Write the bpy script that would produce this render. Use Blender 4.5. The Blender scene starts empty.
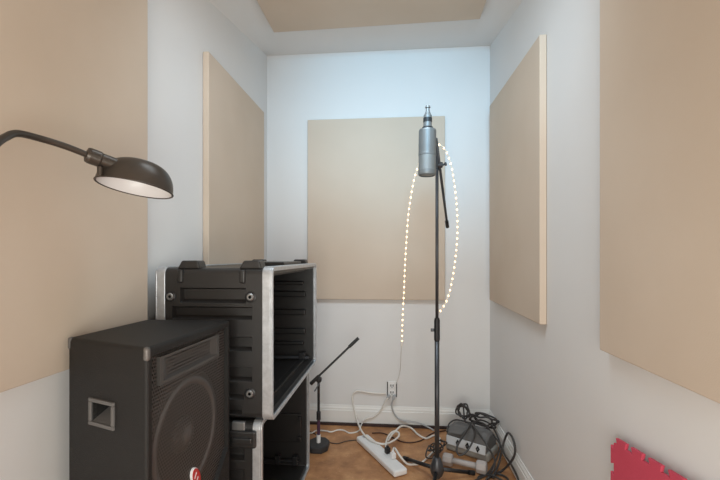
import bpy, bmesh, math, random
from mathutils import Vector, Matrix
random.seed(4)
S = bpy.context.scene
COL = S.collection
CAMZ = 1.09; F = 400.0; YAW = math.atan(35/400); c_, s_ = math.cos(YAW), math.sin(YAW)
WL, WR, YB, ZC, YF = -0.849, 0.600, 2.600, 2.430, -0.90

# ---------------------------------------------------------------- geometry of the view -> the place
def world(u, w, z): return Vector((u*c_ - w*s_, w*c_ + u*s_, z))
def P(px, py, w): return world((px-360)/F*w, w, CAMZ-(py-257)*w/F)          # point seen at px,py at depth w
def PF(px, py, z=0.0): return P(px, py, (CAMZ-z)*F/(py-257))                 # ... at height z
def PY(px, py, Y): return P(px, py, Y/(c_ + s_*(px-360)/F))                  # ... on the plane y = Y
def PX(px, py, X): return P(px, py, X/((px-360)/F*c_ - s_))                  # ... on the plane x = X

# ---------------------------------------------------------------- materials
def lin(c): return tuple((v/255/12.92) if v/255 <= .04045 else ((v/255+.055)/1.055)**2.4 for v in c)
def mat(name, rgb, rough=.6, metal=0, bump=0, bscale=200, var=0, vscale=6, spec=.5, rgb2=None, emit=None, estr=0):
    m = bpy.data.materials.new(name); m.use_nodes = True
    nt = m.node_tree; b = nt.nodes['Principled BSDF']
    col = lin(rgb)
    b.inputs['Base Color'].default_value = (*col, 1)
    b.inputs['Roughness'].default_value = rough
    b.inputs['Metallic'].default_value = metal
    b.inputs['Specular IOR Level'].default_value = spec
    tc = nt.nodes.new('ShaderNodeTexCoord')
    if var or rgb2:
        n = nt.nodes.new('ShaderNodeTexNoise'); n.inputs['Scale'].default_value = vscale
        n.inputs['Detail'].default_value = 6; n.inputs['Roughness'].default_value = .6
        nt.links.new(tc.outputs['Object'], n.inputs['Vector'])
        r = nt.nodes.new('ShaderNodeValToRGB'); e = r.color_ramp.elements
        c2 = lin(rgb2) if rgb2 else tuple(v*(1-var) for v in col)
        e[0].position = .32; e[0].color = (*c2, 1); e[1].position = .68; e[1].color = (*col, 1)
        nt.links.new(n.outputs['Fac'], r.inputs['Fac']); nt.links.new(r.outputs['Color'], b.inputs['Base Color'])
    if bump:
        n = nt.nodes.new('ShaderNodeTexNoise'); n.inputs['Scale'].default_value = bscale; n.inputs['Detail'].default_value = 3
        nt.links.new(tc.outputs['Object'], n.inputs['Vector'])
        bp = nt.nodes.new('ShaderNodeBump'); bp.inputs['Strength'].default_value = bump; bp.inputs['Distance'].default_value = .002
        nt.links.new(n.outputs['Fac'], bp.inputs['Height']); nt.links.new(bp.outputs['Normal'], b.inputs['Normal'])
    if emit:
        b.inputs['Emission Color'].default_value = (*lin(emit), 1); b.inputs['Emission Strength'].default_value = estr
    return m

M = dict(
    wall=mat('wall_paint', (226,226,226), .75, bump=.12, bscale=60, var=.02, vscale=3),
    ceil=mat('ceiling_paint', (222,220,218), .8, bump=.1, bscale=60),
    trim=mat('trim_paint', (232,232,230), .45),
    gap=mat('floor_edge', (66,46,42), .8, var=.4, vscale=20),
    case=mat('moulded_plastic', (41,40,40), .33, bump=.35, bscale=500),
    casein=mat('case_interior', (24,24,25), .5, bump=.2, bscale=300),
    alu=mat('aluminium', (205,209,214), .38, .55, bump=.1, bscale=120, var=.25, vscale=40),
    steel=mat('bright_steel', (150,150,150), .42, .8),
    darkmetal=mat('black_metal', (40,40,42), .4, .3),
    standmetal=mat('stand_metal', (74,76,80), .38, .5),
    bronze=mat('dark_bronze', (82,75,69), .36, .55, var=.15, vscale=30),
    shadein=mat('white_enamel', (225,222,222), .35),
    carpet=mat('speaker_carpet', (20,18,17), .58, bump=.8, bscale=420, var=.35, vscale=120),
    baffle=mat('speaker_baffle', (26,25,25), .8),
    horn=mat('horn_plastic', (70,67,65), .45),
    cone=mat('speaker_cone', (50,47,46), .6),
    surround=mat('cone_surround', (72,68,66), .5),
    hframe=mat('handle_plastic', (96,94,93), .5, bump=.2, bscale=300),
    worn=mat('worn_corner_metal', (120,115,112), .5, .3, var=.4, vscale=90),
    red=mat('badge_red', (186,40,38), .35),
    white=mat('white_plastic', (232,232,232), .4),
    cordw=mat('white_cord', (226,222,216), .5),
    cordg=mat('grey_cord', (176,178,180), .5),
    cordb=mat('black_cord', (58,56,56), .42),
    cordbr=mat('brown_cord', (70,42,32), .55),
    black=mat('black_plastic', (28,28,30), .5),
    mic=mat('microphone_satin', (132,138,141), .48, .6),
    micdark=mat('microphone_band', (48,52,56), .45, .3),
    castiron=mat('cast_iron', (46,46,48), .6, bump=.3, bscale=200),
    unit=mat('dark_grey_plastic', (98,97,97), .62, bump=.3, bscale=300),
    unitlo=mat('light_grey_plastic', (150,148,143), .55),
    unitpan=mat('pale_panel', (205,208,212), .45),
    dumb=mat('grey_vinyl', (172,166,164), .55, bump=.2, bscale=200),
    foam=mat('pink_foam', (204,74,98), .85, bump=.5, bscale=160, rgb2=(198,68,90), vscale=8),
    purple=mat('purple_tube', (84,58,84), .4, .4),
    bulb=mat('lit_bulb', (255,226,190), .4, emit=(255,218,168), estr=2.7),
    rope=mat('clear_rope', (236,226,208), .3),
    crate=mat('black_plywood', (34,33,33), .7),
)
def panel_mat():
    m = mat('tan_fabric', (208,193,177), .9, spec=.15)
    nt = m.node_tree; b = nt.nodes['Principled BSDF']
    tc = nt.nodes.new('ShaderNodeTexCoord')
    n1 = nt.nodes.new('ShaderNodeTexNoise'); n1.inputs['Scale'].default_value = 350; n1.inputs['Detail'].default_value = 2
    n2 = nt.nodes.new('ShaderNodeTexNoise'); n2.inputs['Scale'].default_value = 2.5; n2.inputs['Detail'].default_value = 4
    nt.links.new(tc.outputs['Object'], n1.inputs['Vector']); nt.links.new(tc.outputs['Object'], n2.inputs['Vector'])
    r = nt.nodes.new('ShaderNodeValToRGB')
    r.color_ramp.elements[0].position = .3; r.color_ramp.elements[0].color = (*lin((203,187,170)), 1)
    r.color_ramp.elements[1].position = .7; r.color_ramp.elements[1].color = (*lin((209,194,178)), 1)
    nt.links.new(n2.outputs['Fac'], r.inputs['Fac']); nt.links.new(r.outputs['Color'], b.inputs['Base Color'])
    bp = nt.nodes.new('ShaderNodeBump'); bp.inputs['Strength'].default_value = .25; bp.inputs['Distance'].default_value = .001
    nt.links.new(n1.outputs['Fac'], bp.inputs['Height']); nt.links.new(bp.outputs['Normal'], b.inputs['Normal'])
    return m
M['panel'] = panel_mat()
def floor_mat():
    m = mat('stained_concrete', (150,98,58), .5)
    nt = m.node_tree; b = nt.nodes['Principled BSDF']
    tc = nt.nodes.new('ShaderNodeTexCoord')
    n = nt.nodes.new('ShaderNodeTexNoise'); n.inputs['Scale'].default_value = 7; n.inputs['Detail'].default_value = 10; n.inputs['Roughness'].default_value = .68
    n2 = nt.nodes.new('ShaderNodeTexVoronoi'); n2.inputs['Scale'].default_value = 34
    nt.links.new(tc.outputs['Object'], n.inputs['Vector']); nt.links.new(tc.outputs['Object'], n2.inputs['Vector'])
    r = nt.nodes.new('ShaderNodeValToRGB'); e = r.color_ramp.elements
    e[0].position = .28; e[0].color = (*lin((134,91,58)), 1)
    e[1].position = .72; e[1].color = (*lin((208,160,114)), 1)
    k = e.new(.5); k.color = (*lin((174,124,82)), 1)
    nt.links.new(n.outputs['Fac'], r.inputs['Fac'])
    r2 = nt.nodes.new('ShaderNodeValToRGB'); r2.color_ramp.elements[0].position = .06; r2.color_ramp.elements[0].color = (.55,.50,.42,1)
    r2.color_ramp.elements[1].position = .13; r2.color_ramp.elements[1].color = (0,0,0,1)
    nt.links.new(n2.outputs['Distance'], r2.inputs['Fac'])
    mx = nt.nodes.new('ShaderNodeMix'); mx.data_type = 'RGBA'; mx.blend_type = 'ADD'; mx.inputs['Factor'].default_value = .22
    nt.links.new(r.outputs['Color'], mx.inputs[6]); nt.links.new(r2.outputs['Color'], mx.inputs[7])
    nt.links.new(mx.outputs[2], b.inputs['Base Color'])
    bp = nt.nodes.new('ShaderNodeBump'); bp.inputs['Strength'].default_value = .2; bp.inputs['Distance'].default_value = .003
    nt.links.new(n.outputs['Fac'], bp.inputs['Height']); nt.links.new(bp.outputs['Normal'], b.inputs['Normal'])
    return m
M['floor'] = floor_mat()
def perforated(name, rgb, pitch, hole, ax):
    """metal sheet pierced by a staggered grid of round holes; ax = the two object axes of the sheet"""
    m = mat(name, rgb, .45, .3)
    nt = m.node_tree; b = nt.nodes['Principled BSDF']; L = nt.links
    tc = nt.nodes.new('ShaderNodeTexCoord'); sp = nt.nodes.new('ShaderNodeSeparateXYZ'); L.new(tc.outputs['Object'], sp.inputs[0])
    def op(o, a, v=None):
        n = nt.nodes.new('ShaderNodeMath'); n.operation = o
        for i, x in enumerate((a, v)):
            if x is None: continue
            if isinstance(x, (int, float)): n.inputs[i].default_value = x
            else: L.new(x, n.inputs[i])
        return n.outputs[0]
    X = op('DIVIDE', sp.outputs[ax[0]], pitch); Y = op('DIVIDE', sp.outputs[ax[1]], pitch)
    row = op('FLOOR', Y); X = op('ADD', X, op('MULTIPLY', op('MODULO', row, 2.0), .5))
    fx = op('SUBTRACT', op('FRACT', X), .5); fy = op('SUBTRACT', op('FRACT', Y), .5)
    d = op('SQRT', op('ADD', op('MULTIPLY', fx, fx), op('MULTIPLY', fy, fy)))
    h = op('LESS_THAN', d, hole)
    tr = nt.nodes.new('ShaderNodeBsdfTransparent'); mx = nt.nodes.new('ShaderNodeMixShader')
    L.new(h, mx.inputs[0]); L.new(b.outputs[0], mx.inputs[1]); L.new(tr.outputs[0], mx.inputs[2])
    L.new(mx.outputs[0], nt.nodes['Material Output'].inputs[0])
    return m
M['grille'] = perforated('perforated_steel', (80,75,72), .0082, .335, (0, 2))

# ---------------------------------------------------------------- mesh helpers
def link(name, bm, m, parent=None, smooth=False, bevel=0, seg=2, frame=None):
    """ONE object from a bmesh given in world coordinates; parented to an empty (whose matrix is undone)"""
    bmesh.ops.recalc_face_normals(bm, faces=bm.faces)
    me = bpy.data.meshes.new(name); bm.to_mesh(me); bm.free()
    o = bpy.data.objects.new(name, me); COL.objects.link(o); me.materials.append(m)
    if smooth:
        for p in me.polygons: p.use_smooth = True
    if bevel:
        b = o.modifiers.new('bevel', 'BEVEL'); b.width = bevel; b.segments = seg; b.limit_method = 'ANGLE'; b.angle_limit = math.radians(40)
        b.harden_normals = False
    if parent:
        o.parent = parent; o.matrix_parent_inverse = wm(parent).inverted()
    if frame is not None:                      # give the object its own origin and axes
        me.transform(frame.inverted()); o.matrix_basis = frame
    return o
def wm(o):
    m = o.matrix_basis.copy()
    if o.parent: m = wm(o.parent) @ o.matrix_parent_inverse @ m
    return m
def tag(o, label=None, cat=None, group=None, kind=None):
    if label: o['label'] = label
    if cat: o['category'] = cat
    if group: o['group'] = group
    if kind: o['kind'] = kind
    return o
def thing(name, loc, label, cat, group=None):
    o = bpy.data.objects.new(name, None); COL.objects.link(o); o.location = loc; o.empty_display_size = .05
    return tag(o, label, cat, group)
def box(bm, a, b, mtx=None):
    a, b = Vector(a), Vector(b)
    v = [bm.verts.new(Vector((x, y, z)) if mtx is None else mtx @ Vector((x, y, z))) for x in (a.x, b.x) for y in (a.y, b.y) for z in (a.z, b.z)]
    for f in ((0,1,3,2),(4,6,7,5),(0,4,5,1),(2,3,7,6),(0,2,6,4),(1,5,7,3)): bm.faces.new([v[i] for i in f])
    return bm
def nbox(a, b, mtx=None): return box(bmesh.new(), a, b, mtx)
def prism(bm, pts, vec):
    vec = Vector(vec); lo = [bm.verts.new(p) for p in pts]; hi = [bm.verts.new(Vector(p)+vec) for p in pts]
    bm.faces.new(lo[::-1]); bm.faces.new(hi); n = len(pts)
    for i in range(n): bm.faces.new((lo[i], lo[(i+1)%n], hi[(i+1)%n], hi[i]))
    return bm
def smoothpath(pts, n=10, closed=False):
    pts = [Vector(p) for p in pts]; out = []
    N = len(pts)
    for i in range(N if closed else N-1):
        g = (lambda k: pts[k % N]) if closed else (lambda k: pts[min(max(k, 0), N-1)])
        p0, p1, p2, p3 = g(i-1), g(i), g(i+1), g(i+2)
        for k in range(n):
            t = k/n
            out.append(.5*((2*p1)+(p2-p0)*t+(2*p0-5*p1+4*p2-p3)*t*t+(3*p1-p0-3*p2+p3)*t**3))
    if not closed: out.append(pts[-1])
    return out
def tube(bm, pts, r, sides=8, cap=True):
    pts = [Vector(p) for p in pts]; rad = r if hasattr(r, '__len__') else [r]*len(pts)
    t0 = (pts[1]-pts[0]).normalized(); up = Vector((0,0,1)) if abs(t0.z) < .9 else Vector((1,0,0))
    nrm = (up - t0*up.dot(t0)).normalized(); rings = []
    for i, p in enumerate(pts):
        t = (pts[min(i+1, len(pts)-1)] - pts[max(i-1, 0)]).normalized()
        nrm = (nrm - t*nrm.dot(t)).normalized(); bn = t.cross(nrm)
        rings.append([bm.verts.new(p + (nrm*math.cos(a)+bn*math.sin(a))*rad[i]) for a in (2*math.pi*k/sides for k in range(sides))])
    for A, B in zip(rings, rings[1:]):
        for k in range(sides): bm.faces.new((A[k], A[(k+1)%sides], B[(k+1)%sides], B[k]))
    if cap: bm.faces.new(rings[0][::-1]); bm.faces.new(rings[-1])
    return bm
def ntube(pts, r, sides=10): return tube(bmesh.new(), pts, r, sides)
def cable(pts, r, n=8, sides=8): return tube(bmesh.new(), smoothpath(pts, n), r, sides)
def lathe(bm, prof, mtx, sides=28, cap=True):
    """prof: (radius, height) pairs round the local z axis"""
    rings = [[bm.verts.new(mtx @ Vector((r*math.cos(a), r*math.sin(a), h))) for a in (2*math.pi*k/sides for k in range(sides))] for r, h in prof]
    for A, B in zip(rings, rings[1:]):
        for k in range(sides): bm.faces.new((A[k], A[(k+1)%sides], B[(k+1)%sides], B[k]))
    if cap:
        bm.faces.new(rings[0][::-1]); bm.faces.new(rings[-1])
    return bm
def nlathe(prof, mtx, sides=28, cap=True): return lathe(bmesh.new(), prof, mtx, sides, cap)
def axes(o, z, x=None):
    z = Vector(z).normalized(); x = Vector(x) if x is not None else (Vector((0,0,1)) if abs(z.z) < .9 else Vector((1,0,0)))
    x = (x - z*x.dot(z)).normalized(); y = z.cross(x)
    return Matrix(((x.x,y.x,z.x,o[0]),(x.y,y.y,z.y,o[1]),(x.z,y.z,z.z,o[2]),(0,0,0,1)))
def carve(o, cutters):
    """cut real recesses into o"""
    bpy.context.view_layer.update()
    for bm in cutters:
        bmesh.ops.recalc_face_normals(bm, faces=bm.faces)
        me = bpy.data.meshes.new('cut'); bm.to_mesh(me); bm.free()
        k = bpy.data.objects.new('cut', me); COL.objects.link(k)
        md = o.modifiers.new('cut', 'BOOLEAN'); md.operation = 'DIFFERENCE'; md.object = k; md.solver = 'EXACT'
        bpy.context.view_layer.update()
        dg = bpy.context.evaluated_depsgraph_get(); dg.update()
        new = bpy.data.meshes.new_from_object(o.evaluated_get(dg))
        o.modifiers.remove(md); old = o.data; o.data = new; bpy.data.meshes.remove(old)
        bpy.data.objects.remove(k); bpy.data.meshes.remove(me)
def add_bevel(o, w, seg=2, ang=35):
    b = o.modifiers.new('bevel', 'BEVEL'); b.width = w; b.segments = seg; b.limit_method = 'ANGLE'; b.angle_limit = math.radians(ang)

# ---------------------------------------------------------------- the setting
def struct(name, bm, m, **k): return tag(link(name, bm, m, **k), kind='structure')
T = .08
struct('floor', nbox((WL-T, YF, -.08), (WR+T, YB+T, 0)), M['floor'])
struct('wall_left', nbox((WL-T, YF, 0), (WL, YB+T, ZC+.06)), M['wall'])
struct('wall_right', nbox((WR, YF, 0), (WR+T, YB+T, ZC+.06)), M['wall'])
struct('wall_back', nbox((WL, YB, 0), (WR, YB+T, ZC+.06)), M['wall'])
def ceil_z(x, y):
    d = min(x-WL, WR-x); drop = min(.2*(YB-y), .2)
    e = max(0, 1-d/.15); return ZC - drop*e**1.5
bm = bmesh.new()
xs = [WL + i*.0125 for i in range(0, 13)] + [WR - i*.0125 for i in range(12, -1, -1)]
ys = [YF + (YB-YF)*i/56 for i in range(57)]
g = [[bm.verts.new((x, y, ceil_z(x, y))) for x in xs] for y in ys]
h = [[bm.verts.new((x, y, ZC+.06)) for x in (WL, WR)] for y in (YF, YB)]
for i in range(len(ys)-1):
    for k in range(len(xs)-1): bm.faces.new((g[i][k], g[i][k+1], g[i+1][k+1], g[i+1][k]))
bm.faces.new((h[0][0], h[0][1], h[1][1], h[1][0]))
struct('ceiling', bm, M['ceil'], smooth=True)
def board(name, a, b, n, L):
    """baseboard with a stepped cap, its foot from a to b, growing along the wall normal n"""
    a, b, n = Vector(a), Vector(b), Vector(n)
    prof = [(0,0),(.013,0),(.013,.078),(.010,.082),(.010,.092),(.006,.100),(.004,.110),(0,.110)]
    bm = bmesh.new(); A = [bm.verts.new(a+n*d+Vector((0,0,z))) for d, z in prof]; B = [bm.verts.new(b+n*d+Vector((0,0,z))) for d, z in prof]
    for i in range(len(prof)): bm.faces.new((A[i], A[(i+1)%len(prof)], B[(i+1)%len(prof)], B[i]))
    bm.faces.new(A); bm.faces.new(B[::-1])
    return struct(name, bm, M['trim'])
board('baseboard_back', (WL, YB, .012), (WR, YB, .012), (0,-1,0), 1)
board('baseboard_right', (WR, YF, .012), (WR, YB-.013, .012), (-1,0,0), 1)
board('baseboard_left', (WL, YF, .012), (WL, YB-.013, .012), (1,0,0), 1)
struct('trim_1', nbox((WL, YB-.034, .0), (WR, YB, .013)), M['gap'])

# ---------------------------------------------------------------- acoustic panels
PT = .028
def slab(name, quad, n, label, cat='acoustic panel'):
    n = Vector(n); quad = [Vector(p)+n*.0015 for p in quad]
    o = link(name, prism(bmesh.new(), quad, n*PT), M['panel'], bevel=.004, seg=3)
    return tag(o, label, cat, 'tan fabric acoustic panels')
a, b = PY(307.5, 121, YB-PT), PY(445, 117.5, YB-PT)
slab('acoustic_panel', [(a.x, YB, .815), (b.x, YB, .815), (b.x, YB, 1.985), (a.x, YB, 1.985)], (0,-1,0),
     'tan fabric acoustic panel on the back wall behind the microphone stand')
slab('acoustic_panel', [(WR, 1.640, .822), (WR, 2.485, .830), (WR, 2.485, 2.005), (WR, 1.640, 1.972)], (-1,0,0),
     'tan acoustic panel on the right wall, the far one next to the room corner')
slab('acoustic_panel', [(WR, .33, .830), (WR, 1.176, .830), (WR, 1.176, 2.02), (WR, .33, 2.02)], (-1,0,0),
     'tan acoustic panel on the right wall, the near one above the pink foam mat')
slab('acoustic_panel', [(WL, 1.702, .815), (WL, 2.455, .815), (WL, 2.455, 2.000), (WL, 1.702, 2.000)], (1,0,0),
     'tan acoustic panel on the left wall, above the open black rack cases')
slab('acoustic_panel', [(WL, .40, .806), (WL, 1.266, .806), (WL, 1.266, 2.02), (WL, .40, 2.02)], (1,0,0),
     'tan acoustic panel on the left wall, the near one behind the dark bronze lamp')
slab('acoustic_panel', [(-.705, 1.35, ZC), (.466, 1.35, ZC), (.466, 2.255, ZC), (-.705, 2.285, ZC)], (0,0,-1),
     'tan fabric acoustic panel fixed flat to the ceiling overhead')

# ---------------------------------------------------------------- rack cases
def rack_case(name, X0, X1, Y0, Y1, Z0, Z1, label, recess, pads):
    t = thing(name, ((X0+X1)/2, (Y0+Y1)/2, Z0), label, 'rack case', 'black moulded rack cases')
    wt = .022
    sh = link('shell', nbox((X0+.012, Y0, Z0), (X1-.012, Y1, Z1)), M['case'], t)
    cut = [nbox((X0-.1, Y0+wt, Z0+wt), (X1+.1, Y1-wt, Z1-wt))]
    for x0, x1, z0, z1 in recess:
        m = bmesh.new()
        d, k = .019, .006        # sloping sides
        A = [(x0,Y0-.001,z0),(x1,Y0-.001,z0),(x1,Y0-.001,z1),(x0,Y0-.001,z1)]
        B = [(x0+k,Y0+d,z0+k*2),(x1-k,Y0+d,z0+k*2),(x1-k,Y0+d,z1-k),(x0+k,Y0+d,z1-k)]
        A = [m.verts.new(p) for p in A]; B = [m.verts.new(p) for p in B]
        m.faces.new(A[::-1]); m.faces.new(B)
        for i in range(4): m.faces.new((A[i], A[(i+1)%4], B[(i+1)%4], B[i]))
        cut.append(m)
    # round the long corners before cutting: a bevelled outline
    me = sh.data; bm = bmesh.new(); bm.from_mesh(me)
    ed = [e for e in bm.edges if abs((e.verts[0].co-e.verts[1].co).x) > .1]
    bmesh.ops.bevel(bm, geom=ed, offset=.022, segments=5, affect='EDGES', profile=.5)
    bm.to_mesh(me); bm.free()
    carve(sh, cut); add_bevel(sh, .0025, 2, 30)
    return t
def edging(x1, depth, *yz):
    """a thin sleeve wrapped round the outside and a narrow lip on the rim facing +x (or -x when depth < 0)"""
    sg = 1 if depth > 0 else -1; bm = bmesh.new()
    a, b = sorted((x1-depth, x1-.006*sg)); ring(bm, a, b, *yz, .004, .001)
    a, b = sorted((x1-.006*sg, x1)); ring(bm, a, b, *yz, .004, .011)
    return bm
def ring(bm, x0, x1, Y0, Y1, Z0, Z1, out, inn, rad=.022):
    """aluminium edge frame: rounded rectangle ring in the y-z plane with depth x0..x1"""
    def loop(o, r):
        pts = []
        for cy, cz, a0 in ((Y1+o-r, Z1+o-r, 0), (Y0-o+r, Z1+o-r, 90), (Y0-o+r, Z0-o+r, 180), (Y1+o-r, Z0-o+r, 270)):
            for k in range(6):
                a = math.radians(a0 + 18*k); pts.append((cy+r*math.cos(a), cz+r*math.sin(a)))
        return pts
    O, I = loop(out, rad+out), loop(-inn, max(rad-inn, .006))
    V = [[bm.verts.new((x, y, z)) for y, z in L] for x in (x0, x1) for L in (O, I)]
    n = len(O)
    for i in range(n):
        j = (i+1) % n
        for A, B in ((V[0], V[2]), (V[3], V[1]), (V[1], V[0]), (V[2], V[3])):
            bm.faces.new((A[i], A[j], B[j], B[i]))
    return bm
RY0, RY1 = 1.290, 2.030
UX0, UX1, UZ0, UZ1 = -.803, -.404, .550, 1.054
LX0, LX1, LZ0, LZ1 = -.803, -.440, .004, .541
def near(px, py): return PY(px, py, RY0)
def rect(px0, px1, py0, py1):
    a, b = near(px0, py1), near(px1, py0); return (a.x, b.x, a.z, b.z)
up = rack_case('rack_case', UX0, UX1, RY0, RY1, UZ0, UZ1, 'open black moulded rack case with aluminium edges, the upper of the two stacked',
    [rect(180,246,288,303), rect(172,252,307,319), rect(172,252,337,350), rect(172,252,367,380), rect(180,244,384,398), rect(172,242,405,413)], True)
link('front_frame', edging(UX1+.002, .035, RY0, RY1, UZ0, UZ1), M['alu'], up, bevel=.002)
link('rear_frame', edging(UX0-.004, -.034, RY0, RY1, UZ0, UZ1), M['alu'], up, bevel=.002)
link('rear_lid', nbox((UX0+.012, RY0+.021, UZ0+.021), (UX0+.02, RY1-.021, UZ1-.021)), M['casein'], up)
for py, hh, xr in ((283,.020,-.462), (294,.030,-.452), (312,.030,-.452), (331,.030,-.452), (343,.018,-.462)):
    z = PY(300, py, 2.0).z
    link('inner_rib', nbox((UX0+.05, RY1-.040, z-hh/2), (xr, RY1-.021, z+hh/2)), M['casein'], up, bevel=.006, seg=3)
def rail(parent, x, y0, y1, z):
    r = link('rack_rail', ntube([(x, y0, z), (x, y1, z)], .009, 12), M['darkmetal'], parent, smooth=False)
    k = y1-.075
    link('rail_clamp', nbox((x-.016, k, z-.013), (x+.013, k+.028, z+.022)), M['darkmetal'], r, bevel=.003)
    return r
rb = PY(298, 357, 1.9)
lv = link('cross_bar', ntube([(UX0+.06, RY1-.06, .585), (-.430, RY1-.06, .585)], .009, 12), M['standmetal'], up)
link('bar_clamp', nbox((-.478, RY1-.075, .572), (-.448, RY1-.045, .612)), M['darkmetal'], lv, bevel=.003)
for z in (UZ0+.045, UZ1-.045):   # mounting rails along the opening's top and bottom
    pass
link('rack_rail', nbox((UX1-.07, RY0+.03, UZ0+.022), (UX1-.045, RY1-.03, UZ0+.034)), M['casein'], up, bevel=.002)
link('rack_rail', nbox((UX1-.07, RY0+.03, UZ1-.034), (UX1-.045, RY1-.03, UZ1-.022)), M['casein'], up, bevel=.002)
# stacking feet moulded on the top, each with a rib running over the edge
for px0, px1 in ((176, 199), (238, 261)):
    a, b = near(px0, 262).x, near(px1, 262).x
    for y0, y1 in ((RY0+.006, RY0+.058), (RY1-.058, RY1-.006)):
        bm = bmesh.new(); z = UZ1
        prism(bm, [(a, y0, z-.004), (b, y0, z-.004), (b-.008, y0, z+.024), (a+.016, y0, z+.024)], (0, y1-y0, 0))
        link('stacking_foot', bm, M['case'], up, bevel=.005, seg=3)
    rbx = near(px0+4, 275)
    link('edge_rib', nbox((a+.006, RY0-.007, UZ1-.052), (a+.026, RY0+.02, UZ1-.006)), M['case'], up, bevel=.006, seg=3)
link('top_ridge', nbox((near(214,260).x, RY0+.30, UZ1-.002), (UX1-.045, RY1-.14, UZ1+.016)), M['case'], up, bevel=.004)
def bolt(parent, px, py, r=.0125, Y=RY0):
    p = near(px, py); m = axes((p.x, Y, p.z), (0,-1,0))
    o = link('bolt', nlathe([(r,-.003),(r,.004),(r*.75,.007),(r*.45,.007),(r*.40,.004)], m, 20), M['steel'], parent, smooth=False)
    link('washer', nlathe([(r*1.5,-.003),(r*1.5,.0025),(r*1.2,.004)], m, 20), M['darkmetal'], o)
for px, py in ((170.5,296.5), (250.5,297), (250,393.5), (170.5,393.5)): bolt(up, px, py)
lo = rack_case('rack_case', LX0, LX1, RY0, RY1, LZ0, LZ1, 'open black rack case on the floor, the lower one beneath the upper case',
    [rect(180,244,448,458), rect(180,244,470,486), rect(180,244,500,520), rect(180,244,535,550)], False)
link('front_frame', edging(LX1+.002, .032, RY0, RY1, LZ0+.004, LZ1), M['alu'], lo, bevel=.002)
link('rear_frame', edging(LX0-.004, -.034, RY0, RY1, LZ0+.004, LZ1), M['alu'], lo, bevel=.002)
link('rear_lid', nbox((LX0+.012, RY0+.021, LZ0+.021), (LX0+.02, RY1-.021, LZ1-.021)), M['casein'], lo)
za, zb = PY(300, 442, 2.0).z, PY(300, 414, 2.0).z
ip = link('inner_panel', nbox((LX0+.05, RY1-.034, za), (LX1-.034, RY1-.021, zb)), M['case'], lo, bevel=.004)
for z in (za+.02, zb-.02): link('tab', nbox((LX1-.05, RY1-.05, z-.012), (LX1-.032, RY1-.03, z+.012)), M['darkmetal'], ip, bevel=.003)
cb = link('cross_bar', ntube([(LX0+.06, RY1-.05, .06), (LX1-.04, RY1-.05, .06)], .008, 12), M['darkmetal'], lo)
for x in (LX1-.15, LX1-.06): link('bar_clamp', nbox((x-.012, RY1-.066, .045), (x+.012, RY1-.034, .088)), M['darkmetal'], cb, bevel=.003)
# twist latch between the cases on the near side of the lower one
a, b = near(231, 446), near(257, 430)
lt = link('latch', nbox((a.x, RY0-.016, a.z), (b.x, RY0+.004, b.z)), M['case'], lo, bevel=.006, seg=3)
a, b = near(233, 429), near(246, 421)
link('latch_hook', nbox((a.x, RY0-.012, a.z), (b.x, RY0+.004, b.z)), M['steel'], lt, bevel=.003)
a, b = near(234, 441), near(254, 436)
link('latch_grip', nbox((a.x, RY0-.024, a.z), (b.x, RY0-.012, b.z)), M['case'], lt, bevel=.004)

# ---------------------------------------------------------------- loudspeaker
k = .985; ZT = CAMZ - 80*k/F; ZB = .300
def plan(px, d): return world((px-360)/F*(81*k/d), 81*k/d, 0)
Lc, Fc, Rc, Bc = plan(67.5, 81.5), plan(147, 92.5), plan(230.5, 63.5), plan(147, 63)
sp = thing('loudspeaker', ((Lc+Fc+Rc+Bc)/4)+Vector((0,0,ZB)), 'black carpeted loudspeaker with perforated grille and side handle pocket, in front of the rack cases', 'speaker')
fd = (Rc-Fc); FW = fd.length; fd.normalize(); fn = Vector((fd.y, -fd.x, 0))     # along the front, and outwards
if fn.dot(Vector((1,0,0))) < 0: fn = -fn
REC = .035
bm = bmesh.new()
prism(bm, [v+Vector((0,0,ZB)) for v in (Lc, Fc-fn*0, Rc-fn*0, Bc)], (0,0,ZT-ZB))
bmesh.ops.bevel(bm, geom=list(bm.edges), offset=.010, segments=4, affect='EDGES', profile=.5)
cab = link('cabinet', bm, M['carpet'], sp)
FM = axes(Fc, fn, fd)      # local x along the front, z outwards
FM = Matrix.Translation(Fc) @ Matrix(((fd.x, -fn.x, 0, 0),(fd.y, -fn.y, 0, 0),(0,0,1,0),(0,0,0,1)))   # x along front, y inwards, z up
GB, GT, lip = .415, ZT-.020, .016
ch = .085
def gpoly(i, y): return [FM @ Vector(p) for p in ((lip+i, y, GB+i), (FW-lip-i-ch, y, GB+i), (FW-lip-i, y, GB+i+ch), (FW-lip-i, y, GT-i), (lip+i, y, GT-i))]
# handle pocket in the side
sd = (Fc-Lc).normalized(); sn = Vector((sd.y, -sd.x, 0)); sn = -sn if sn.y > 0 else sn
def side(px):   # distance along L->F for a column
    a, b = Lc, Fc; best = min((abs(((lambda p: 360+F*(p.x*c_+p.y*s_)/(p.y*c_-p.x*s_))(a.lerp(b, i/400)))-px), i/400) for i in range(401))
    return best[1]*(b-a).length
SM = Matrix.Translation(Lc) @ Matrix(((sd.x, -sn.x, 0, 0),(sd.y, -sn.y, 0, 0),(0,0,1,0),(0,0,0,1)))
h0, h1 = side(90), side(115)
hw = .925
hz1, hz0 = P(102, 399.5, hw).z, P(102, 427, hw).z
fr = .009
pocket = bmesh.new()
A = [SM @ Vector(p) for p in ((h0+fr,-.02,hz0+fr),(h1-fr,-.02,hz0+fr),(h1-fr,-.02,hz1-fr),(h0+fr,-.02,hz1-fr))]
prism(pocket, A, -sn*.075)
cutf = bmesh.new(); prism(cutf, gpoly(0, -.05), -fn*(.05+REC))
carve(cab, [cutf, pocket])
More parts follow.
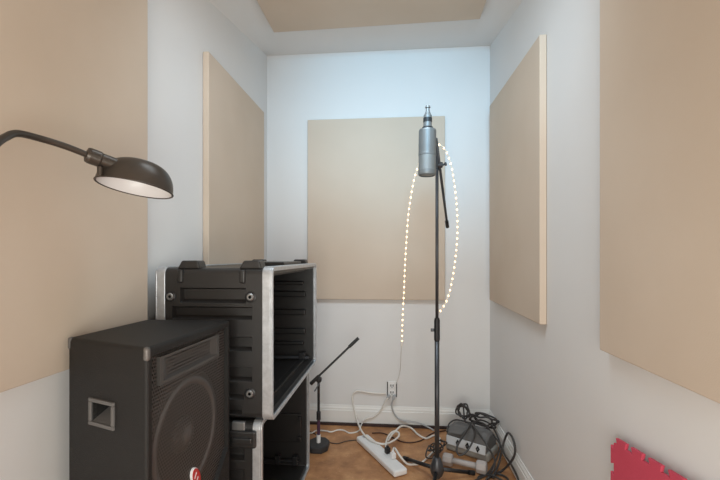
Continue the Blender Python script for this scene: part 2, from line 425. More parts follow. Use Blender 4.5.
for p in cab.data.polygons: p.use_smooth = False
bm = bmesh.new()
for x0, x1, z0, z1 in ((h0,h1,hz0,hz0+fr),(h0,h1,hz1-fr,hz1),(h0,h0+fr,hz0+fr,hz1-fr),(h1-fr,h1,hz0+fr,hz1-fr)): box(bm, (x0,-.005,z0), (x1,.012,z1), SM)
hf = link('handle_frame', bm, M['hframe'], sp, bevel=.002)
hp = bmesh.new()   # sloping floor of the pocket, seen as the pale wedge
prism(hp, [SM @ Vector(p) for p in ((h0+fr,.0,hz0+fr),(h1-fr,.0,hz0+fr),(h1-fr,.045,hz0+fr+.022),(h0+fr,.045,hz0+fr+.022))], (0,0,-.001))
link('pocket_floor', hp, M['hframe'], hf)
# baffle furniture
woof = FM @ Vector((FW*.455, REC, .628)); wm_ = axes(woof, fn, (0,0,1))
R = .157
drv = link('woofer', nlathe([(.030,-.0),(.045,.004),(R*.80,.020)], wm_, 40, cap=False), M['cone'], sp, smooth=True)
link('surround', nlathe([(R*.80,.020),(R*.85,.025),(R*.92,.026),(R*.95,.018),(R*1.04,.016),(R*1.07,.001)], wm_, 48, cap=False), M['surround'], drv, smooth=True)
link('dust_cap', nlathe([(.048,.003),(.042,.014),(.026,.021),(.006,.024)], wm_, 28), M['surround'], drv, smooth=True)
hb = bmesh.new()
hx0, hx1, hz_0, hz_1 = FW*.16, FW*.80, .803, .855
A = [FM @ Vector(p) for p in ((hx0,.006,hz_0),(hx1,.006,hz_0),(hx1,.006,hz_1),(hx0,.006,hz_1))]
B = [FM @ Vector(p) for p in ((hx0+.09,.033,hz_0+.016),(hx1-.09,.033,hz_0+.016),(hx1-.09,.033,hz_1-.016),(hx0+.09,.033,hz_1-.016))]
A = [hb.verts.new(p) for p in A]; B = [hb.verts.new(p) for p in B]; hb.faces.new(B)
for i in range(4): hb.faces.new((A[i], A[(i+1)%4], B[(i+1)%4], B[i]))
hn = link('horn', hb, M['horn'], sp)
bm = bmesh.new()
for x0, x1, z0, z1 in ((hx0-.012,hx1+.012,hz_0-.008,hz_0),(hx0-.012,hx1+.012,hz_1,hz_1+.006),(hx0-.012,hx0,hz_0,hz_1),(hx1,hx1+.012,hz_0,hz_1)): box(bm, (x0,.004,z0), (x1,.034,z1), FM)
link('horn_flange', bm, M['horn'], hn)
gb = bmesh.new(); gb.faces.new([gb.verts.new(FM.inverted() @ p) for p in gpoly(.0005, .013)])
gb.transform(FM)
gr = link('grille', gb, M['grille'], sp, frame=FM)
# badge on the grille
bc = FM @ Vector((FW*.53, .011, .500)); bmx = axes(bc, fn, (0,0,1)) @ Matrix.Rotation(math.radians(28), 4, 'Z') @ Matrix.Diagonal((1.35,.72,1,1))
bd = link('badge', nlathe([(.0238,-.002),(.0238,.003),(.0225,.004)], bmx, 32), M['white'], gr)
link('badge_centre', nlathe([(.0215,.003),(.0215,.0052)], bmx, 32), M['red'], bd)
sw = bmesh.new()
for dx, rot in ((-.006, 20), (.007, 20)):
    mm = bmx @ Matrix.Translation((dx, .003, .0055)) @ Matrix.Rotation(math.radians(rot), 4, 'Z')
    prism(sw, [mm @ Vector(p) for p in ((-.002,-.010,0),(.0015,-.010,0),(.003,.010,0),(.0005,.010,0))], mm.to_3x3() @ Vector((0,0,.0006)))
link('badge_mark', sw, M['white'], bd)
# worn corner protectors
for cpt, ax1, ax2, mt in ((Fc, -sd, fd, 'worn'), (Lc, sd, (Bc-Lc).normalized(), 'worn')):
    bm = bmesh.new(); e = .0026
    z = ZT; d1, d2 = (ax1, ax2)
    cm = Matrix.Translation(cpt + Vector((0,0,z))) @ Matrix(((ax1.x, ax2.x, 0, 0),(ax1.y, ax2.y, 0, 0),(0,0,1,0),(0,0,0,1)))
    box(bm, (-.0012,-.0012,-.030), (.014,.014,.0008), cm)
    bmesh.ops.bevel(bm, geom=list(bm.edges), offset=.006, segments=3, affect='EDGES', profile=.5)
    link('corner_protector', bm, M[mt] if cpt is Fc else M['hframe'], sp, smooth=True)
# crate that carries the speaker, below the picture
cr = thing('plywood_crate', ((Lc+Fc+Rc+Bc)/4), 'black plywood crate under the loudspeaker', 'crate')
cen = (Lc+Fc+Rc+Bc)/4
bm = bmesh.new(); prism(bm, [cen.lerp(v, .96) for v in (Lc, Fc, Rc, Bc)], (0,0,.270)); link('body', bm, M['crate'], cr, bevel=.004)
bm = bmesh.new(); prism(bm, [cen.lerp(v, .99)+Vector((0,0,.270)) for v in (Lc, Fc, Rc, Bc)], (0,0,.029)); link('lid', bm, M['crate'], cr, bevel=.004)

# ---------------------------------------------------------------- lamp
def cv(u, z, w): return Vector((u*c_ - w*s_, w*c_ + u*s_, z))
base = P(-20, 200, .70)
lp = thing('floor_lamp', (base.x, base.y, 0), 'dark bronze lamp with curved arm and domed shade, reaching in before the near left panel', 'lamp')
link('base', nlathe([(.098,0),(.098,.010),(.090,.018),(.025,.024),(.014,.045)], axes((base.x,base.y,0),(0,0,1)), 40), M['bronze'], lp, smooth=False)
arm = [Vector((base.x, base.y, .04)), Vector((base.x, base.y, .6)), Vector((base.x, base.y, 1.0)), P(-20,205,.70), P(-18,176,.702), P(-12,155,.71), P(-4,144,.73), P(6,137,.76), P(18,133.5,.79), P(40,138.5,.84), P(66,146.5,.880), P(90,156,.918)]
link('arm', tube(bmesh.new(), smoothpath(arm, 10), .0072, 14), M['bronze'], lp, smooth=True)
lc = P(135, 188, 1.0)
av = cv(.9, -.155, .3).normalized(); nv = cv(-.115, -.95, -.165).normalized(); zv = -nv; zv = (zv - av*zv.dot(av)).normalized(); yv = zv.cross(av)
LM = Matrix(((av.x,yv.x,zv.x,lc.x),(av.y,yv.y,zv.y,lc.y),(av.z,yv.z,zv.z,lc.z),(0,0,0,1)))
def dome(A, B, H, off, dz):
    bm = bmesh.new(); n, sides = 16, 44; rings = []
    for i in range(n):
        t = i/(n-1)*.985; r = math.cos(t*math.pi/2)**.70; z = H*math.sin(t*math.pi/2)
        rings.append([bm.verts.new(LM @ Vector((A*r*math.cos(a) - off*t**1.5, B*r*math.sin(a), z+dz))) for a in (2*math.pi*q/sides for q in range(sides))])
    for X, Y in zip(rings, rings[1:]):
        for q in range(sides): bm.faces.new((X[q], X[(q+1)%sides], Y[(q+1)%sides], Y[q]))
    bm.faces.new(rings[-1])
    return bm
A_, B_, H_ = .0870, .073, .071
shade = link('lamp_shade', dome(A_, B_, H_, -.004, 0), M['bronze'], lp, smooth=True)
link('shade_lining', dome(A_-.003, B_-.003, H_-.003, -.004, -.0002), M['shadein'], shade, smooth=True)
rim = [LM @ Vector((A_*math.cos(t), B_*math.sin(t), 0)) for t in (2*math.pi*q/64 for q in range(65))]
link('shade_rim', tube(bmesh.new(), rim, .0022, 8, cap=False), M['bronze'], shade, smooth=True)
s0, s1 = P(86.5, 154.5, .915), P(119, 166.5, .962)
sk = link('socket', nlathe([(.010,-.002),(.0165,0),(.0185,.006),(.0185,.026),(.0165,.030),(.0165,.070),(.0185,.074),(.020,(s1-s0).length)], axes(s0, s1-s0), 28), M['bronze'], lp, smooth=False)
kp = P(100, 172, .93)
link('switch_knob', nlathe([(.006,-.012),(.006,.006),(.0045,.009)], axes(kp, (0,0,-1)), 16), M['bronze'], sk, smooth=False)
bp_ = LM @ Vector((-.055,0,.042)); bdir = LM.to_3x3() @ Vector((1,0,-.08))
link('bulb', nlathe([(.010,0),(.011,.02),(.017,.04),(.020,.052),(.016,.064),(.008,.072),(.002,.074)], axes(bp_, bdir), 24), M['shadein'], shade, smooth=True)

# ---------------------------------------------------------------- boom microphone stand
sw_ = 1.92
hub = P(437, 466, sw_); top = P(437, 150, sw_)
st = thing('microphone_stand', (hub.x, hub.y, 0), 'tall black boom microphone stand on three legs in the middle of the room', 'microphone stand')
sx, sy = hub.x, hub.y
zc1, zc0 = P(437, 318, sw_).z, P(437, 341, sw_).z
link('lower_tube', ntube([(sx,sy,.05), (sx,sy,zc0)], .0115, 16), M['standmetal'], st, smooth=True)
link('upper_tube', ntube([(sx,sy,zc0), (sx,sy,top.z)], .0078, 14), M['standmetal'], st, smooth=True)
cl = link('height_clutch', nlathe([(.012,0),(.0140,.006),(.0140,zc1-zc0-.012),(.011,zc1-zc0)], axes((sx,sy,zc0),(0,0,1)), 20), M['darkmetal'], st, smooth=False)
link('wing_screw', nbox((sx-.030, sy-.004, zc0+.045), (sx-.014, sy+.004, zc0+.060)), M['standmetal'], cl, bevel=.002)
hz = hub.z
link('hub', nlathe([(.012,hz-.058),(.026,hz-.042),(.033,hz-.022),(.030,hz+.002),(.020,hz+.036),(.014,hz+.044)], axes((sx,sy,0),(0,0,1)), 24), M['standmetal'], st, smooth=True)
for tip in (PF(404, 458, .012), PF(474, 473, .012), Vector((sx-.075, sy-.285, .012))):
    d = (tip-Vector((sx,sy,0))); d.z = 0; d.normalize()
    a = Vector((sx,sy,hz-.018)) + d*.02
    lg = link('leg', ntube([a, tip], .0095, 12), M['darkmetal'], st, smooth=True)
    link('rubber_foot', ntube([tip+(a-tip).normalized()*.035, tip], .0115, 12), M['black'], lg)
pv = P(439.5, 165, sw_-.005)
bend = P(447.5, 227, 2.26)
bdir = (pv-bend).normalized(); bfront = pv + bdir*.150
bo = link('boom', ntube([bend, bfront], .0068, 12), M['standmetal'], st, smooth=True)
link('boom_end', ntube([bend, bend+bdir*.05], .010, 12), M['darkmetal'], bo)
link('boom_clutch', nlathe([(.008,-.014),(.0145,-.011),(.0145,.011),(.008,.014)], axes(pv+Vector((.002,0,0)), (1,.1,0)), 20), M['standmetal'], st)
link('boom_knob', nlathe([(.005,0),(.005,.012),(.009,.014),(.009,.022)], axes(pv+Vector((.012,.002,0)), (1,.1,.3)), 6), M['standmetal'], st)
# ---------------------------------------------------------------- microphone, hanging upside-down from the boom
mw = 1.70
mb = P(427, 174, mw)
mtilt = Vector((.012, 0, 1))
px = mw/F
mc = thing('condenser_microphone', mb, 'large silver condenser microphone hung upside down from the boom stand', 'microphone')
mm = axes(mb, mtilt)
r = 8.7*px
h1, h2, h3 = 18*px, 44.5*px, 67*px
def perf_mic():
    m = mat('microphone_mesh', (142,149,152), .5, .6)
    nt = m.node_tree; b = nt.nodes['Principled BSDF']; tc = nt.nodes.new('ShaderNodeTexCoord')
    v = nt.nodes.new('ShaderNodeTexVoronoi'); v.inputs['Scale'].default_value = 420
    nt.links.new(tc.outputs['Object'], v.inputs['Vector'])
    bp = nt.nodes.new('ShaderNodeBump'); bp.inputs['Strength'].default_value = .7; bp.inputs['Distance'].default_value = .001
    nt.links.new(v.outputs['Distance'], bp.inputs['Height']); nt.links.new(bp.outputs['Normal'], b.inputs['Normal'])
    return m
M['micmesh'] = perf_mic()
link('head_grille', nlathe([(r*.55,-.006),(r*.90,-.003),(r*.985,.004),(r*.985,h1)], mm, 36), M['micmesh'], mc, smooth=False)
link('base_ring', nlathe([(r*.88,-.0075),(r*.99,-.004),(r*1.03,.003),(r*1.03,.014),(r*.98,.0155)], mm, 36, cap=False), M['mic'], mc)
link('body', nlathe([(r*.97,h1),(r*1.015,h1+.001),(r*1.015,h1+.010),(r,h1+.012),(r,h2-.007),(r*.95,h2-.002),(r*.86,h2)], mm, 36), M['mic'], mc)
rc = 4.3*px
cn = link('connector', nlathe([(rc*1.15,h2),(rc*1.15,h2+.010),(rc*.98,h2+.012),(rc*.95,h2+.058),(rc*.72,h2+.066),(rc*.50,h2+.076),(rc*.40,h2+.090),(rc*.62,h2+.092),(rc*.5,h3+.004)], mm, 24), M['mic'], mc)
link('connector_band', nlathe([(rc*1.03,h2+.030),(rc*1.03,h2+.048)], mm, 24), M['micdark'], cn)
link('collar', nlathe([(rc*1.25,h2+.001),(rc*1.35,h2+.004),(rc*1.25,h2+.009)], mm, 24), M['micdark'], cn)
# clip holding it: from the boom tip to the body
bt = bfront; mtop = mb + mtilt*(h2*.62)
cp = link('microphone_clip', ntube(smoothpath([bt, bt.lerp(mtop+Vector((.035,.02,0)), .5), mtop+Vector((.030,.022,0))], 6), .0075, 10), M['darkmetal'], st, smooth=True)
link('clip_ring', nlathe([(r*1.01,h2*.60),(r*1.01,h2*.68)], mm, 36, cap=False), M['mic'], cp)

# ---------------------------------------------------------------- lit string of bulbs draped over the stand
lw, rw = 2.00, 1.965
path = [P(402,341,2.08), P(402.6,318,2.06), P(404,290,2.05), P(405,265,2.04), P(406.5,240,2.03), P(408.3,215,2.02), P(411.5,193,2.01), P(415.5,174,2.0), P(422,158,1.98), P(430,148,1.96), P(437.5,144.5,1.935), P(444.5,149,1.94), P(450.5,163,rw), P(454.5,185,rw), P(457,210,rw), P(457.3,235,rw), P(455,262,rw), P(451,286,rw), P(446.5,301,1.955), P(441,310,1.945), P(437,315.5,1.940)]
sm = smoothpath(path, 14)
sl = thing('string_lights', path[10], 'lit string of small warm bulbs draped over the boom microphone stand', 'string lights')
link('cord', tube(bmesh.new(), sm, .0026, 8), M['rope'], sl, smooth=True)
# even spacing
acc = 0; pts = [sm[0]]; step = .0285
for A, B in zip(sm, sm[1:]):
    d = (B-A).length
    while acc + d >= step:
        A = A.lerp(B, (step-acc)/d); d = (B-A).length; acc = 0; pts.append(A)
    acc += d
proto = None
for p in pts[:96]:
    if proto is None:
        bm = bmesh.new(); bmesh.ops.create_uvsphere(bm, u_segments=10, v_segments=8, radius=.0043)
        bmesh.ops.scale(bm, vec=(1,1,1.35), verts=bm.verts)
        proto = link('bulb', bm, M['bulb'], sl, smooth=True); o = proto
    else:
        o = proto.copy(); COL.objects.link(o); o.parent = sl; o.matrix_parent_inverse = proto.matrix_parent_inverse
    o.location = p
link('end_plug', ntube([path[0], P(401.5,346,2.085)], .007, 10), M['cordw'], sl)
link('lead', cable([P(401.5,345,2.085), P(400.8,358,2.3), P(400,372,2.5), PY(397,382,YB-.03), PY(394,388,YB-.03)], .0016), M['cordw'], sl, smooth=True)

# ---------------------------------------------------------------- short desktop boom stand behind the cases
w2 = 2.28
b0 = P(318.6, 442, w2); bx, by = b0.x, b0.y
ss = thing('short_microphone_stand', (bx, by, 0), 'short black boom stand on a heavy flat base beside the lower rack case', 'microphone stand')
oc = [(bx+.058*sx_, by+.070*sy_, 0) for sx_, sy_ in ((-1,-.45),(-.5,-1),(.5,-1),(1,-.45),(1,.45),(.5,1),(-.5,1),(-1,.45))]
link('base', prism(bmesh.new(), oc, (0,0,.034)), M['castiron'], ss, bevel=.006, seg=3)
zz = lambda y: P(319, y, w2).z
link('collar', ntube([(bx,by,.033), (bx,by,zz(434.5))], .0115, 14), M['white'], ss)
link('lower_tube', ntube([(bx,by,zz(434.5)), (bx,by,zz(419))], .0092, 14), M['purple'], ss)
link('height_clutch', nlathe([(.009,0),(.0125,.004),(.0125,.046),(.009,.050)], axes((bx,by,zz(420)),(0,0,1)), 18), M['darkmetal'], ss)
link('upper_tube', ntube([(bx,by,zz(412)), (bx,by,zz(380))], .0075, 14), M['darkmetal'], ss)
sb = link('boom', ntube([P(310.5,384,w2-.02), P(358.5,338,w2+.02)], .0062, 12), M['darkmetal'], ss)
link('boom_grip', ntube([P(349,347,w2+.01), P(358.5,338,w2+.02)], .0098, 12), M['black'], sb)
link('boom_counterweight', ntube([P(310.5,384,w2-.02), P(319,376,w2-.015)], .0105, 12), M['black'], sb)
link('boom_clutch', nlathe([(.008,-.014),(.016,-.011),(.016,.011),(.008,.014)], axes(P(319,379.5,w2-.012), (.1,-1,0)), 18), M['darkmetal'], ss)
link('wing_screw', ntube([P(319.5,383,w2-.03), P(314.5,391.5,w2-.04)], .0042, 8), M['standmetal'], ss)

# ---------------------------------------------------------------- wall socket and cords
oc_ = PY(392, 389, YB)
ow = thing('wall_outlet', (oc_.x, YB, oc_.z), 'small wall socket plate low on the back wall with cords plugged in', 'wall outlet')
ox, oz = oc_.x, oc_.z
link('cover_plate', nbox((ox-.026, YB-.006, oz-.050), (ox+.026, YB, oz+.050)), M['white'], ow, bevel=.002)
link('side_gap', nbox((ox-.032, YB-.004, oz-.046), (ox-.0265, YB, oz+.046)), M['black'], ow)
link('side_gap', nbox((ox+.0265, YB-.004, oz-.050), (ox+.032, YB, oz+.044)), M['black'], ow)
for dz in (-.022, .022):
    rcp = link('receptacle', nbox((ox-.016, YB-.009, oz+dz-.015), (ox+.016, YB-.005, oz+dz+.015)), M['white'], ow, bevel=.003)
    bm = bmesh.new()
    for dx in (-.007, .007): box(bm, (ox+dx-.003, YB-.0096, oz+dz-.003), (ox+dx+.003, YB-.0085, oz+dz+.010))
    lathe(bm, [(.003,0),(.003,.001)], axes((ox, YB-.0086, oz+dz-.008), (0,-1,0)), 10)
    link('slots', bm, M['black'], rcp)
def cord(name, pts, r, m, label, cat='cable', group='cords and cables on the floor', plug=None):
    t = thing(name, pts[0], label, cat, group) if plug else None
    o = link('wire' if plug else name, cable(pts, r), M[m], t, smooth=True)
    if plug:
        for a, b, rr, mt in plug: link('plug', ntube([a, b], rr, 10), M[mt], t)
        return t
    return tag(o, label, cat, group)
bw = lambda x, y, d=.012: PY(x, y, YB-d)
fl = lambda x, y, z=.005: PF(x, y, z)
pl1 = (PY(389,396,YB-.010), PY(388,398,YB-.038), .011, 'cordg')
cord('power_cable', [PY(388,398,YB-.038), bw(385,402,.03), bw(380,411,.02), bw(374,416.5,.022), bw(366,419,.025), bw(361.5,424.5,.03), fl(358.5,431), fl(350,433), fl(344,430.5), fl(338,430), fl(331,432), fl(326,431), fl(317,430.5), fl(312,433), fl(309,433)], .0045, 'cordw',
     'pale cord running from the wall socket left along the back wall behind the short stand', plug=[pl1])
pl2 = (PY(394.5,396,YB-.010), PY(393.5,398,YB-.040), .011, 'cordg')
cord('power_cable', [PY(393.5,398,YB-.040), bw(391.5,405,.03), bw(394,413,.02), bw(399,419,.022), bw(408,421.5,.03), bw(418,423,.03), bw(426,426,.03), fl(434,430.5)], .0048, 'cordg',
     'grey cord drooping from the wall socket to the right towards the stand', plug=[pl2])
# power strip
qs = [PF(358.5, 438, .03), PF(365.5, 433, .03), PF(406, 466, .03), PF(396, 476, .03)]
c0 = (qs[0]+qs[1])/2; c1 = (qs[2]+qs[3])/2
dd = (c1-c0); dd.z = 0; LN = dd.length; dd.normalize(); ww = .078
PM = axes((c0.x, c0.y, 0), (0,0,1), dd)
ps = thing('power_strip', (c0.x, c0.y, 0), 'long white power strip lying diagonally on the brown floor', 'power strip')
link('body', nbox((0,-ww/2,.002), (LN,ww/2,.034), PM), M['white'], ps, bevel=.010, seg=4)
for i in range(5):
    x = LN*.22 + i*LN*.155
    link('socket', nbox((x-.017,-.017,.0325), (x+.017,.017,.0346), PM), M['white'], ps, bevel=.002)
link('switch', nbox((LN*.07-.011,-.008,.033), (LN*.07+.011,.008,.038), PM), M['cordg'], ps, bevel=.002)
# adapters plugged into the strip
p = PF(387.5, 453, .036); am = axes((p.x, p.y, .036), (0,0,1), dd)
ad = thing('plug_adapter', (p.x, p.y, .036), 'small black plug standing in the white power strip', 'plug')
link('body', nbox((-.012,-.013,0), (.012,.013,.030), am), M['black'], ad, bevel=.003)
link('strain_relief', nbox((-.006,-.006,.029), (.006,.006,.040), am), M['black'], ad, bevel=.002)
p2 = PF(393, 458, .036); am2 = axes((p2.x, p2.y, .036), (0,0,1), dd)
ad2 = thing('plug_adapter', (p2.x, p2.y, .036), 'small white plug beside the black one in the power strip', 'plug')
link('body', nbox((-.013,-.012,0), (.013,.012,.028), am2), M['white'], ad2, bevel=.003)
link('strain_relief', nbox((-.006,-.006,.027), (.006,.006,.038), am2), M['white'], ad2, bevel=.002)
# white cords
ov = lambda x, y: PF(x, y, .043)
cord('extension_cord', [PY(386,393.5,YB-.012), PY(372,393,YB-.008), PY(358,391,YB-.008), PY(352.5,396,YB-.01), PY(354,408,YB-.022), PY(356.5,418,YB-.045), P(360.5,429,2.41), ov(367,437.5), ov(376,442.5), ov(385,444), ov(393,441), ov(398.5,436.5), ov(398.5,432.5), ov(393.5,431.5), ov(388.5,436), ov(386,443), ov(386,447)], .0056, 'cordw',
     'white cord looping down the back wall and over the power strip')
cord('extension_cord', [p2+Vector((0,0,.036)), P(394.5,448,2.17), P(400,456,2.11), fl(406.5,463.5,.006), fl(413,464.5,.006), fl(421,463,.006), fl(429,456,.006), fl(437,447,.006), fl(440,439,.006), fl(434,435.5,.006), fl(426,438.5,.006), fl(418,434.5,.006), fl(411,428,.010), P(402,426,2.46), P(396,430.5,2.42), P(391,436,2.36), P(388,441,2.30)], .0056, 'cordw',
     'white cord curling from the power strip right behind the tall stand')
cord('thin_cord', [fl(309,431,.003), fl(318,435.5,.003), fl(327,441.5,.003), fl(337,443.5,.003), fl(347,441,.003), fl(357,440,.003)], .0026, 'cordb',
     'thin black cord curved on the floor between short stand and power strip')
cord('thin_cord', [fl(372,433,.004), fl(384,433.5,.004), fl(400,441,.004), fl(411,442.5,.004), fl(422,440,.004), fl(433,433,.004), fl(446,430.5,.004)], .0036, 'cordbr',
     'dark brown cord on the floor behind the power strip')

# ---------------------------------------------------------------- grey power unit in the corner
ul, ur = PF(445.5, 450, 0), PF(486, 463.5, 0)
ud = (ur-ul); UL = ud.length; ud.normalize(); un = Vector((ud.y, -ud.x, 0)); un = -un if un.y > 0 else un      # outwards, to the viewer
UM = Matrix.Translation(ul) @ Matrix(((ud.x, -un.x, 0, 0),(ud.y, -un.y, 0, 0),(0,0,1,0),(0,0,0,1)))    # x along the front, y back, z up
un_ = thing('power_unit', ul.lerp(ur,.5), 'dark grey rounded power unit with pale front strip bearing three dark sockets', 'power unit')
DP = .155
bm = nbox((-.004,.004,.0), (UL+.012,DP,.050), UM); link('base', bm, M['unitlo'], un_, bevel=.014, seg=4)
bm = bmesh.new()
prof = [(.002,.046),(.008,.090),(.022,.120),(.050,.140),(.095,.142),(.130,.122),(.150,.085),(.152,.046)]
rows = []
for i, x in enumerate([0,.012,.035,UL*.5,UL-.035,UL-.012,UL]):
    f = (0.80,.93,1,1.02,1,.93,.80)[i]; 
    rows.append([bm.verts.new(UM @ Vector((x, .076+(y-.076)*(.96+.04*f), .046+(z-.046)*f))) for y, z in prof])
for A, B in zip(rows, rows[1:]):
    for q_ in range(len(prof)-1): bm.faces.new((A[q_], A[q_+1], B[q_+1], B[q_]))
    bm.faces.new((A[-1], A[0], B[0], B[-1]))
bm.faces.new(rows[0]); bm.faces.new(rows[-1][::-1])
o = link('cover', bm, M['unit'], un_, bevel=.004); 
pa = bmesh.new(); prism(pa, [UM @ Vector(v) for v in ((.004,-.004,.040),(UL-.004,-.004,.040),(UL-.004,.002,.086),(.004,.002,.086))], -un*.012)
fp = link('front_panel', pa, M['unitpan'], un_, bevel=.003)
for fx in (.32,.56,.81):
    c = UM @ Vector((UL*fx, -.002, .063))
    mo = axes(c, un+Vector((0,0,.12)), (0,0,1))
    sk = link('socket', nlathe([(.0155,-.003),(.0155,.0035),(.0125,.0035),(.0115,.002)], mo @ Matrix.Diagonal((1.15,.72,1,1)), 4), M['black'], fp)
    link('socket_pin', nlathe([(.004,.0),(.004,.006)], mo, 8), M['steel'], sk)
bm = bmesh.new(); 
prism(bm, [UM @ Vector(v) for v in ((.02,-.010,.104),(.10,-.004,.112),(.11,.03,.130),(.03,.03,.124))], (0,0,.006))
link('lip', bm, M['unit'], un_, bevel=.004)

# black cables heaped on it
def loopy(pts, r=.0046): return cable(pts, r, 9, 8)
def U(x, y, z): return UM @ Vector((x, y, z))
coil = []
c1 = P(463, 411, 2.36)
for i in range(34):
    a = i*.62; rr = .038 + .009*math.sin(i*1.7)
    coil.append(c1 + ud*rr*math.cos(a)*(.95) + Vector((0,0,1))*(rr*.95*math.sin(a)) + un*(.010*math.sin(i*.9)))
tail = [P(465,421,2.34), P(470,424,2.24), P(466,432,2.17), P(460,441,2.125), P(456.5,449,2.10), P(459,455,2.08), P(465,453,2.08), P(471,445,2.10), P(474.5,435,2.15), P(474,424,2.24)]
t = link('microphone_cable', loopy(coil+tail, .0050), M['cordb'], smooth=True)
tag(t, 'black cable in a small upright coil on the grey power unit, trailing down its front', 'cable', 'black cables heaped in the corner')
coil = []
c2 = P(484, 420, 2.34)
for i in range(40):
    a = i*.58+1; rr = .066 + .014*math.sin(i*2.1)
    v = ud*rr*math.cos(a)*1.05 + (Vector((0,0,1))*.85+un*.5)*rr*math.sin(a)*.66 + un*(.022*math.sin(i*.37))
    coil.append(c2 + v + Vector((0,0,.006*math.sin(i*1.3))))
tail = [P(472,423,2.24), P(478,432,2.14), P(486,444,2.06), P(492,454,2.04), P(495,463,2.03), fl(492,472,.006), fl(486,480,.006)]
t = link('microphone_cable', loopy(coil+tail, .0050), M['cordb'], smooth=True)
tag(t, 'black cable in a wide flat coil on the right end of the grey power unit', 'cable', 'black cables heaped in the corner')
t = link('microphone_cable', loopy([fl(493,478,.006), fl(495.5,472,.012), P(499,463,2.06), P(502,450,2.06), P(504.5,440,2.06), P(508,433,2.02), P(512,437,1.97), P(514.8,446,1.94), P(514.5,455,1.94), P(510,463,1.97), fl(503,470,.012), fl(496,474,.006), fl(488,478,.006)], .0056), M['cordb'], smooth=True)
tag(t, 'black cable standing up in one tall loop against the right wall', 'cable', 'black cables heaped in the corner')
t = link('microphone_cable', loopy([P(476,421,2.32), P(484,424,2.28), P(492,433,2.20), P(500,444,2.13), P(505,455,2.08), P(509,461,2.03), P(513,468,1.97), P(517,476,1.91), P(520,486,1.86), P(523,498,1.82)], .0048), M['cordb'], smooth=True)
tag(t, 'black cable running from the coil down to the floor along the right baseboard', 'cable', 'black cables heaped in the corner')
pts = []
for i in range(46):
    a = i*.75; q_ = i/45
    pts.append(Vector(fl(430+13*q_+5.5*math.cos(a)*(1-.3*q_), 459-6*q_, .012)) + Vector((.006*math.sin(i*2.3), .018*math.sin(a*1.3), .030+.034*math.sin(a)*(.6+.4*math.sin(i*.37))+.030*q_)))
for v in pts: v.z = max(v.z, .008)
t = link('microphone_cable', loopy(pts, .0038), M['cordb'], smooth=True)
tag(t, 'tangled black cable bunched behind the foot of the tall stand', 'cable', 'black cables heaped in the corner')
t = link('microphone_cable', loopy([fl(498,474,.006), fl(504,476,.006), fl(508,480,.006), fl(500,484,.006), fl(490,481,.006), fl(480,484,.006), fl(478,478,.006), fl(485,474.5,.006), fl(494,476,.016), fl(503,481,.016), fl(512,486,.006)], .0050), M['cordb'], smooth=True)
tag(t, 'black cable lying in flat curls on the floor right of the dumbbell', 'cable', 'black cables heaped in the corner')

t = link('microphone_cable', loopy([P(447,432,2.26), P(449,424,2.33), P(455,420,2.36), P(463,421,2.33), P(472,423,2.30), P(480,420,2.33), P(490,424,2.32), P(496,433,2.24), P(500,444,2.16), P(498,455,2.10), P(494,464,2.05), fl(487,474,.008), fl(476,480,.006), fl(466,484,.006)], .0046), M['cordb'], smooth=True)
tag(t, 'black cable draped over the whole width of the grey power unit down its right end', 'cable', 'black cables heaped in the corner')

# dumbbell
r_ = .033
d0, d1 = PF(448, 459.5, r_), PF(481.5, 467, r_)
db = thing('dumbbell', d0.lerp(d1,.5)-Vector((0,0,r_)), 'small grey dumbbell lying on the floor in front of the power unit', 'dumbbell')
dv = (d1-d0).normalized()
link('handle', ntube([d0, d1], .0145, 16), M['dumb'], db, smooth=True)
for pnt, sg in ((d0,1),(d1,-1)):
    mh = axes(pnt, dv*sg)
    link('head', nlathe([(.024,-.026),(.031,-.022),(r_,-.016),(r_,.016),(.031,.022),(.022,.026)], mh, 8), M['dumb'], db, bevel=.002)

# ---------------------------------------------------------------- pink foam tile leaning on the right wall
TS = .595; D = .015; NP = 9
def edge(a, b, n):
    """dovetail teeth from a to b, tabs outwards along n"""
    out = []; pitch = 1/NP
    for i in range(NP):
        for t, o in ((.22,0),(.14,1),(.86,1),(.78,0)):
            out.append((a[0]+(b[0]-a[0])*(i+t)*pitch+n[0]*D*o, a[1]+(b[1]-a[1])*(i+t)*pitch+n[1]*D*o))
    return out
sq = [(0,0),(TS,0),(TS,TS),(0,TS)]
ns = [(0,-1),(1,0),(0,1),(-1,0)]
out2 = []
for i in range(4): out2 += [sq[i]] + edge(sq[i], sq[(i+1)%4], ns[i])
tl = PX(613.5, 442.5, WR-.030)
rot = Matrix.Rotation(math.radians(6.5), 2)
pts = []
for x, y in out2:
    v = rot @ Vector((x, y-TS)); lean = (tl.z-v.y*0 - (tl.z+v.y))*.06
    pts.append(Vector((WR-.022-lean, tl.y-v.x, tl.z+v.y)))
zmin = min(v.z for v in pts)
for v in pts: v.z += max(0, -zmin+.001)*0
bm = prism(bmesh.new(), pts, (-.008,0,0))
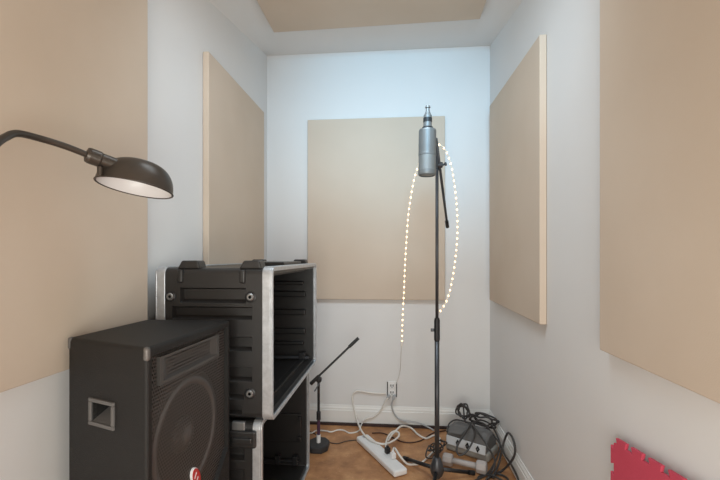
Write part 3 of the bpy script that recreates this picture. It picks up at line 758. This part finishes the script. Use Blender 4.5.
ft = link('foam_mat', bm, M['foam'], bevel=.0015)
tag(ft, 'pink foam puzzle mat tile with jigsaw edges leaning on the right wall', 'foam mat')

# ---------------------------------------------------------------- light
w = bpy.data.worlds.new('warm_fill'); S.world = w; w.use_nodes = True  # added warm ambient fill, enters through the open front
bg = w.node_tree.nodes['Background']; bg.inputs[0].default_value = (1.0,.62,.34,1); bg.inputs[1].default_value = 0.70
def area(name, loc, target, size, size_y, power, color, spread=180):
    l = bpy.data.lights.new(name, 'AREA'); l.shape = 'RECTANGLE'; l.size = size; l.size_y = size_y; l.energy = power; l.color = color; l.spread = math.radians(spread)
    o = bpy.data.objects.new(name, l); COL.objects.link(o); o.location = loc
    o.rotation_euler = (Vector(target)-Vector(loc)).to_track_quat('-Z', 'Y').to_euler(); return o
area('front_low_fill', (0, -.5, .75), (0, 2.6, 1.35), .95, .75, 20.5, (.97,1.0,.95))  # added low fill behind the camera, for light through the open front
area('overhead_fill', (-.10, 1.10, 2.32), (-.08, 2.10, .9), .7, .4, 7.4, (.74,.89,1.0), 120)  # added cool fill lifting floor and far side panels, no fixture built
l = bpy.data.lights.new('back_wall_fill', 'SPOT'); l.energy = 175; l.spot_size = math.radians(42); l.spot_blend = 1; l.color = (.30,.70,1.0); l.shadow_soft_size = .30  # added cool spot brightening the upper back wall, no fixture built
o = bpy.data.objects.new('back_wall_fill', l); COL.objects.link(o); o.location = (.05, -.2, 2.15)
o.rotation_euler = (Vector((.02, 2.6, 2.06))-o.location).to_track_quat('-Z', 'Y').to_euler()

# ---------------------------------------------------------------- camera and view
cam = bpy.data.cameras.new('camera'); co = bpy.data.objects.new('camera', cam); COL.objects.link(co); S.camera = co
cam.sensor_width = 36; cam.lens = F/720*36; cam.shift_y = 17/720; cam.clip_start = .02
co.location = (0, 0, CAMZ); co.rotation_euler = (math.pi/2, 0, YAW)
S.view_settings.view_transform = 'Standard'; S.view_settings.look = 'None'; S.view_settings.gamma = 1; S.view_settings.use_curve_mapping = False
S.view_settings.exposure = 0.0
